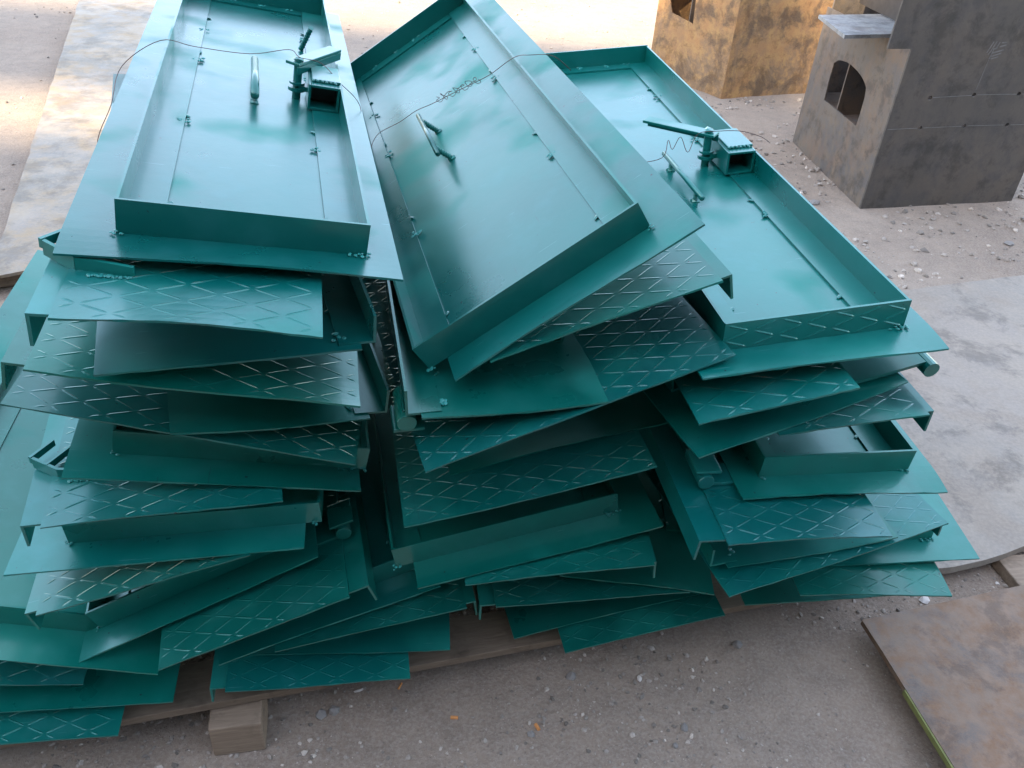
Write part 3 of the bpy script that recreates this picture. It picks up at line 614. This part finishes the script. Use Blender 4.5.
# ------------------------------------------------------------------ steel boxes behind
def wall(name, O, d, outline, holes, th, mat, parent, label=None):
    """upright plate in the plane through O along d (2D unit), outline and holes in (s,z); thickness th towards the inside"""
    import bmesh
    bm = bmesh.new(); es = []
    loops = [outline]+holes
    for lp in loops:
        vv = [bm.verts.new((s_, 0, z_)) for s_, z_ in lp]
        es += [bm.edges.new((vv[i], vv[(i+1) % len(vv)])) for i in range(len(vv))]
    bmesh.ops.triangle_fill(bm, use_beauty=True, use_dissolve=False, edges=es)
    r = bmesh.ops.extrude_face_region(bm, geom=bm.faces[:])
    for e_ in r['geom']:
        if isinstance(e_, bmesh.types.BMVert): e_.co.y += th
    bmesh.ops.recalc_face_normals(bm, faces=bm.faces[:])
    me = bpy.data.meshes.new(name); bm.to_mesh(me); bm.free(); me.materials.append(mat)
    o = bpy.data.objects.new(name, me); COL.objects.link(o)
    ang = math.atan2(d[1], d[0]); o.location = (O[0], O[1], 0); o.rotation_euler = (0, 0, ang)
    if parent: o.parent = parent
    if label: o['label'] = label
    return o
def circ(s_, z_, r, n=8): return [(s_+r*math.cos(2*math.pi*k/n), z_+r*math.sin(2*math.pi*k/n)) for k in range(n)]
gb = empty('steel_box', Matrix.Translation((1.788, 4.261, 0)))
tag(gb, 'large dark grey welded steel box with an arched opening in its left side', 'steel box')
gd = Vector((.9500, .3130)).normalized()         # along the front
gs = Vector((-.0967, .9953)).normalized()        # along the left side, away from camera
holes = [circ(.205, .583, .012), circ(.470, .594, .012), circ(.755, .594, .012), circ(.207, .431, .012), circ(.481, .435, .012), circ(.759, .433, .012)]
wall('front_plate', (0, 0), gd, [(0, -.01), (1.011, -.01), (1.011, 1.5), (-.124, 1.5), (-.137, .818), (0, .818)], holes, .010, BOX_GREY, gb)
arch = [(.802, .344), (.808, .457), (.804, .554), (.760, .580), (.713, .590), (.640, .598), (.569, .597), (.490, .590), (.416, .577), (.368, .560), (.335, .542), (.319, .494), (.317, .42), (.319, .344)]
# left side plate; its local axis runs from the far corner to the near one so that +y points inwards
far = gs*1.095
lw_ = wall('side_plate', far, -gs, [(0, -.01), (1.090, -.01), (1.090, .815), (0, .80)], [[(1.095-s_, z_) for s_, z_ in arch]], .010, BOX_SIDE, gb)
b = MB()
def quadbox(b, p, q, th, z0, z1):
    d = Vector((q[0]-p[0], q[1]-p[1])); nn = Vector((-d.y, d.x)).normalized()*th
    b.hexa([(p[0], p[1], z0), (q[0], q[1], z0), (q[0]+nn.x, q[1]+nn.y, z0), (p[0]+nn.x, p[1]+nn.y, z0), (p[0], p[1], z1), (q[0], q[1], z1), (q[0]+nn.x, q[1]+nn.y, z1), (p[0]+nn.x, p[1]+nn.y, z1)])
cr = gd*1.011
quadbox(b, (cr.x, cr.y+.002), (cr.x+far.x, cr.y+far.y), .010, -.01, 1.5); b.build('side_plate', BOX_GREY, gb)
b = MB(); quadbox(b, (cr.x+far.x, cr.y+far.y), (far.x+.03, far.y+.01), .010, -.01, 1.1); b.build('back_plate', BOX_SIDE, gb)
# inner partition seen through the arch
b = MB(); p0 = gs*.62+gd*.012; p1 = gs*.62+gd*.30; quadbox(b, tuple(p0), tuple(p1), .008, .02, .72); b.build('partition', BOX_SIDE, gb)
b = MB(); q = [Vector((0, 0)), gd*1.0, gd*1.0+gs*1.08, gs*1.08]; q = [k+gd*.012+gs*.012 if i == 0 else k for i, k in enumerate(q)]
b.hexa([(k.x*.985+.01, k.y*.985+.008, .30) for k in q]+[(k.x*.985+.01, k.y*.985+.008, .31) for k in q]); b.build('inner_floor', BOX_SIDE, gb)
# upper body behind the front plate, recess shade above the ledge painted as dark steel
b = MB(); a0 = gs*.10+gd*.16; a1 = gs*1.0+gd*.16; quadbox(b, tuple(a1), tuple(a0), .010, .84, 1.5); b.build('inner_wall', simple('recess_shade_steel', (.05, .042, .038), .6, .2), gb)
# ledge sheet lying on the box
P0, P1, P2, P3 = [Vector(q) for q in ((-.295, .113), (-.297, .595), (.19, .81), (.13, .29))]
b = MB(); b.hexa([(k.x, k.y, z) for z in (.818, .836) for k in (P0, P3, P2, P1)])
lg = b.build('loose_sheet', LEDGE); lg.location = (1.788, 4.261, 0)
tag(lg, 'pale grey steel sheet lying on top of the dark steel box', 'steel sheet')
c0 = gs*.30+gd*.045
b = MB(); b.tube(spline([(c0.x, c0.y, .837), (c0.x+.01, c0.y, .90), (c0.x+.06, c0.y+.02, .97), (c0.x+.16, c0.y+.05, 1.0), (c0.x+.24, c0.y+.08, .98)]), .007, 8)
hk = b.build('bent_rod', simple('pale_rod', (.5, .5, .48), .4, .3), smooth=True); hk.location = (1.788, 4.261, 0); tag(hk, 'pale bent rod standing on the loose sheet beside the dark box', 'rod')
# scribed and chalk marks on the front
def mark(pts, w_):
    b = MB()
    for (p, q) in zip(pts[:-1], pts[1:]):
        dx, dz = q[0]-p[0], q[1]-p[1]; L = math.hypot(dx, dz) or 1; nx_, nz_ = -dz/L*w_, dx/L*w_
        b.hexa([(p[0]-nx_, -.0015, p[1]-nz_), (q[0]-nx_, -.0015, q[1]-nz_), (q[0]-nx_, -.0002, q[1]-nz_), (p[0]-nx_, -.0002, p[1]-nz_), (p[0]+nx_, -.0015, p[1]+nz_), (q[0]+nx_, -.0015, q[1]+nz_), (q[0]+nx_, -.0002, q[1]+nz_), (p[0]+nx_, -.0002, p[1]+nz_)])
    return b
allm = MB(); linm = MB()
for pts, w_ in [([(.22, .584), (.455, .592)], .0016), ([(.49, .594), (.74, .594)], .0016), ([(.775, .594), (1.0, .596)], .0016),
                ([(.01, .428), (.19, .430)], .0016), ([(.225, .431), (.465, .434)], .0016), ([(.50, .435), (.74, .434)], .0016), ([(.78, .433), (1.0, .434)], .0016), ([(.470, .62), (.478, .765)], .0016),
                ([(.450, .800), (.470, .852)], .0030), ([(.470, .806), (.488, .853)], .0030), ([(.462, .790), (.476, .812)], .0028), ([(.496, .815), (.508, .850)], .0030),
                ([(.520, .846), (.550, .848)], .0028), ([(.515, .827), (.552, .836)], .0030), ([(.480, .815), (.505, .822)], .0027), ([(.484, .797), (.548, .813)], .0030),
                ([(.484, .781), (.540, .797)], .0030), ([(.487, .770), (.530, .780)], .0028), ([(.478, .768), (.486, .812)], .0030)]:
    m_ = mark(pts, w_); (allm if w_ > .0025 else linm).add(m_.v, m_.f)
mo = allm.build('chalk_scribble', CHALK, gb); mo.rotation_euler = (0, 0, math.atan2(gd.y, gd.x)); mo['label'] = 'chalk scribble on the front plate'
mo = linm.build('scribed_lines', CHALK, gb); mo.rotation_euler = (0, 0, math.atan2(gd.y, gd.x))

gg = empty('steel_box', Matrix.Translation((1.361, 6.226, 0)))
tag(gg, 'rusty orange-brown steel box standing behind the stacks, catching the sun', 'steel box')
fd = Vector((.908, .419)).normalized(); sdv = Vector((-.6344, .773)).normalized()
wall('front_plate', (0, 0), fd, [(0, -.01), (1.05, -.01), (1.05, 1.45), (0, 1.45)], [circ(.35, .80, .013), circ(.60, .80, .013), circ(.85, .80, .013)], .01, BOX_GOLD, gg)
f2 = sdv*.76
wall('side_plate', f2, -sdv, [(0, -.01), (.757, -.01), (.757, 1.45), (0, 1.45)], [[(.76-s_, z_) for s_, z_ in [(.655, .56), (.61, .464), (.387, .43), (.399, .589), (.42, .70), (.60, .70)]]], .01, BOX_GOLD, gg)
b = MB(); cr = fd*1.05; quadbox(b, (cr.x, cr.y+.002), (cr.x+f2.x, cr.y+f2.y), .01, -.01, 1.45); b.build('side_plate', BOX_GOLD, gg)
b = MB(); quadbox(b, (cr.x+f2.x, cr.y+f2.y), (f2.x+.02, f2.y+.01), .01, -.01, 1.45); b.build('back_plate', BOX_GOLD, gg)
b = MB(); p0, p1 = sdv*.45+fd*.02, sdv*.45+fd*.3; quadbox(b, tuple(p0), tuple(p1), .008, .02, 1.2); b.build('partition', BOX_SIDE, gg)

# ------------------------------------------------------------------ small debris
def stone(x, y, r, label, mat=STONE, sq=(1,.8,.6), seed=0, name='stone', cat='stone', jag=.22):
    b = MB(); b.blob((0, 0, 0), r, sq, seed, jag); o = b.build(name, mat); o.location = (x, y, gz(x, y)+r*sq[2]*.4)
    m = o.modifiers.new('s', 'SUBSURF'); m.levels = m.render_levels = 1; m.subdivision_type = 'SIMPLE'
    tag(o, label, cat, 'loose stones on the dirt' if cat == 'stone' else None)
stone(1.133, 1.52, .016, 'white flat stone between the right stack and the rusty plate', WHITE, (1.1, .8, .35), 1)
stone(.35, 1.21, .009, 'small white stone chip in front of the middle stack', WHITE, (.8, 1, .5), 2)
stone(.44, 1.09, .011, 'grey stone near the bottom centre, right of the orange filters', STONE, (1, .8, .6), 3)
stone(.415, 1.045, .008, 'pair-sized grey pebble at the bottom edge below the larger grey stone', STONE, (1, 1, .7), 4)
stone(-.36, 1.055, .013, 'left one of two dark stones by the wood block', STONE, (1, .9, .6), 5)
stone(-.335, 1.065, .014, 'right one of two dark stones by the wood block', STONE, (.8, 1, .7), 6)
stone(-.29, 1.12, .012, 'pale elongated chip right of the wood block', WHITE, (.35, 1.1, .4), 7)
stone(.245, 1.30, .015, 'dark upright stone just below the lowest middle hatch', STONE, (.6, 1, .8), 8)
stone(.60, 1.33, .015, 'grey stone on the dirt below the right stack', STONE, (1, .9, .6), 9)
stone(-.80, .88, .014, 'dark stone under the low pile at the far left', STONE, (1, .9, .6), 10)
stone(.19, 1.20, .014, 'dark grey stone in front of the middle stack, left of the white chip', STONE, (1, .9, .6), 11)
stone(.10, 1.045, .010, 'round grey stone beside the right orange filter', STONE, (1, .9, .7), 12)
stone(1.36, 1.60, .006, 'tiny white pebble beside the timber block', WHITE, (1, .9, .7), 13)
for i, (x, y, r) in enumerate([(1.42, 3.65, .03), (1.55, 4.3, .035), (1.30, 4.7, .03), (1.65, 3.45, .025), (2.7, 4.3, .03), (1.2, 5.3, .04), (2.45, 3.95, .025), (1.9, 5.9, .05), (1.05, 5.9, .05)]):
    stone(x, y, r, ['pale stone by the right top hatch edge', 'pale stone left of the dark box corner', 'pale stone between the right stack and the dark box', 'small pale stone above the grey sheet',
                    'small pale stone below the dark box front', 'pale stone near the rusty box', 'flat pebble below the dark box', 'round stone at the foot of the rusty box', 'stone at the near corner of the rusty box'][i], STONE, (1, .8, .5), 30+i)
def butt(x, y, yaw, label, L=.016, r=.0038):
    b = MB(); b.tube([(-L/2, 0, 0), (0, 0, .0003), (L/2, 0, 0)], r, 12); o = b.build('cigarette_butt', ORANGE, smooth=False)
    o.location = (x, y, gz(x, y)+r); o.rotation_euler = (0, .1, R_(yaw)); tag(o, label, 'cigarette butt')
butt(-.07, 1.072, 5, 'orange cigarette filter lying level left of bottom centre')
butt(.113, 1.062, 120, 'short orange cigarette filter tilted, right of the other filter')
butt(-.20, 1.14, 75, 'thin pale brown stub just under the pallet edge', .018, .0022)

# ------------------------------------------------------------------ unseen wall and canopy added to shade the yard (behind and above the camera)
BLOCKER = simple('light_blocker', (.14, .13, .12), .85)  # dark colour of the unseen light blockers
# wall plane y=-8; a gap shaped high up on the left lets a band of sun through
ws = empty('shade_wall', Matrix.Translation((0, -8, 0))); tag(ws, 'unseen tall wall added behind the camera to shade the yard', 'light blocker')
def hgt(y): return (y+8)/(.819)*math.tan(R_(SUN_EL))
top, s0, s1 = hgt(6.35), hgt(4.45), hgt(5.45)
b = MB(); b.box(-30, 30, -.3, 0, -.1, s0); b.build('wall', BLOCKER, ws)
b = MB(); b.box(-8.2, 30, -.3, 0, s0+.001, top); b.build('wall', BLOCKER, ws)
b = MB(); b.box(-30, -8.201, -.3, 0, s1, hgt(7.6)); b.build('wall', BLOCKER, ws)

cn = empty('added_shade_canopy', Matrix.Translation((0, 0, 0))); tag(cn, 'unseen dark canopy added behind the camera to cut sky light', 'canopy')  # unseen roof and posts, added to dim sky light on the near ground
b = MB(); b.box(-7, 7, -7.9, -2.2, 3.4, 3.5); b.build('shade_panel', BLOCKER, cn)
for x in (-6.8, 6.8):
    b = MB(); b.box(x-.08, x+.08, -2.6, -2.44, -.05, 3.399); b.build('shade_panel_post', BLOCKER, cn)
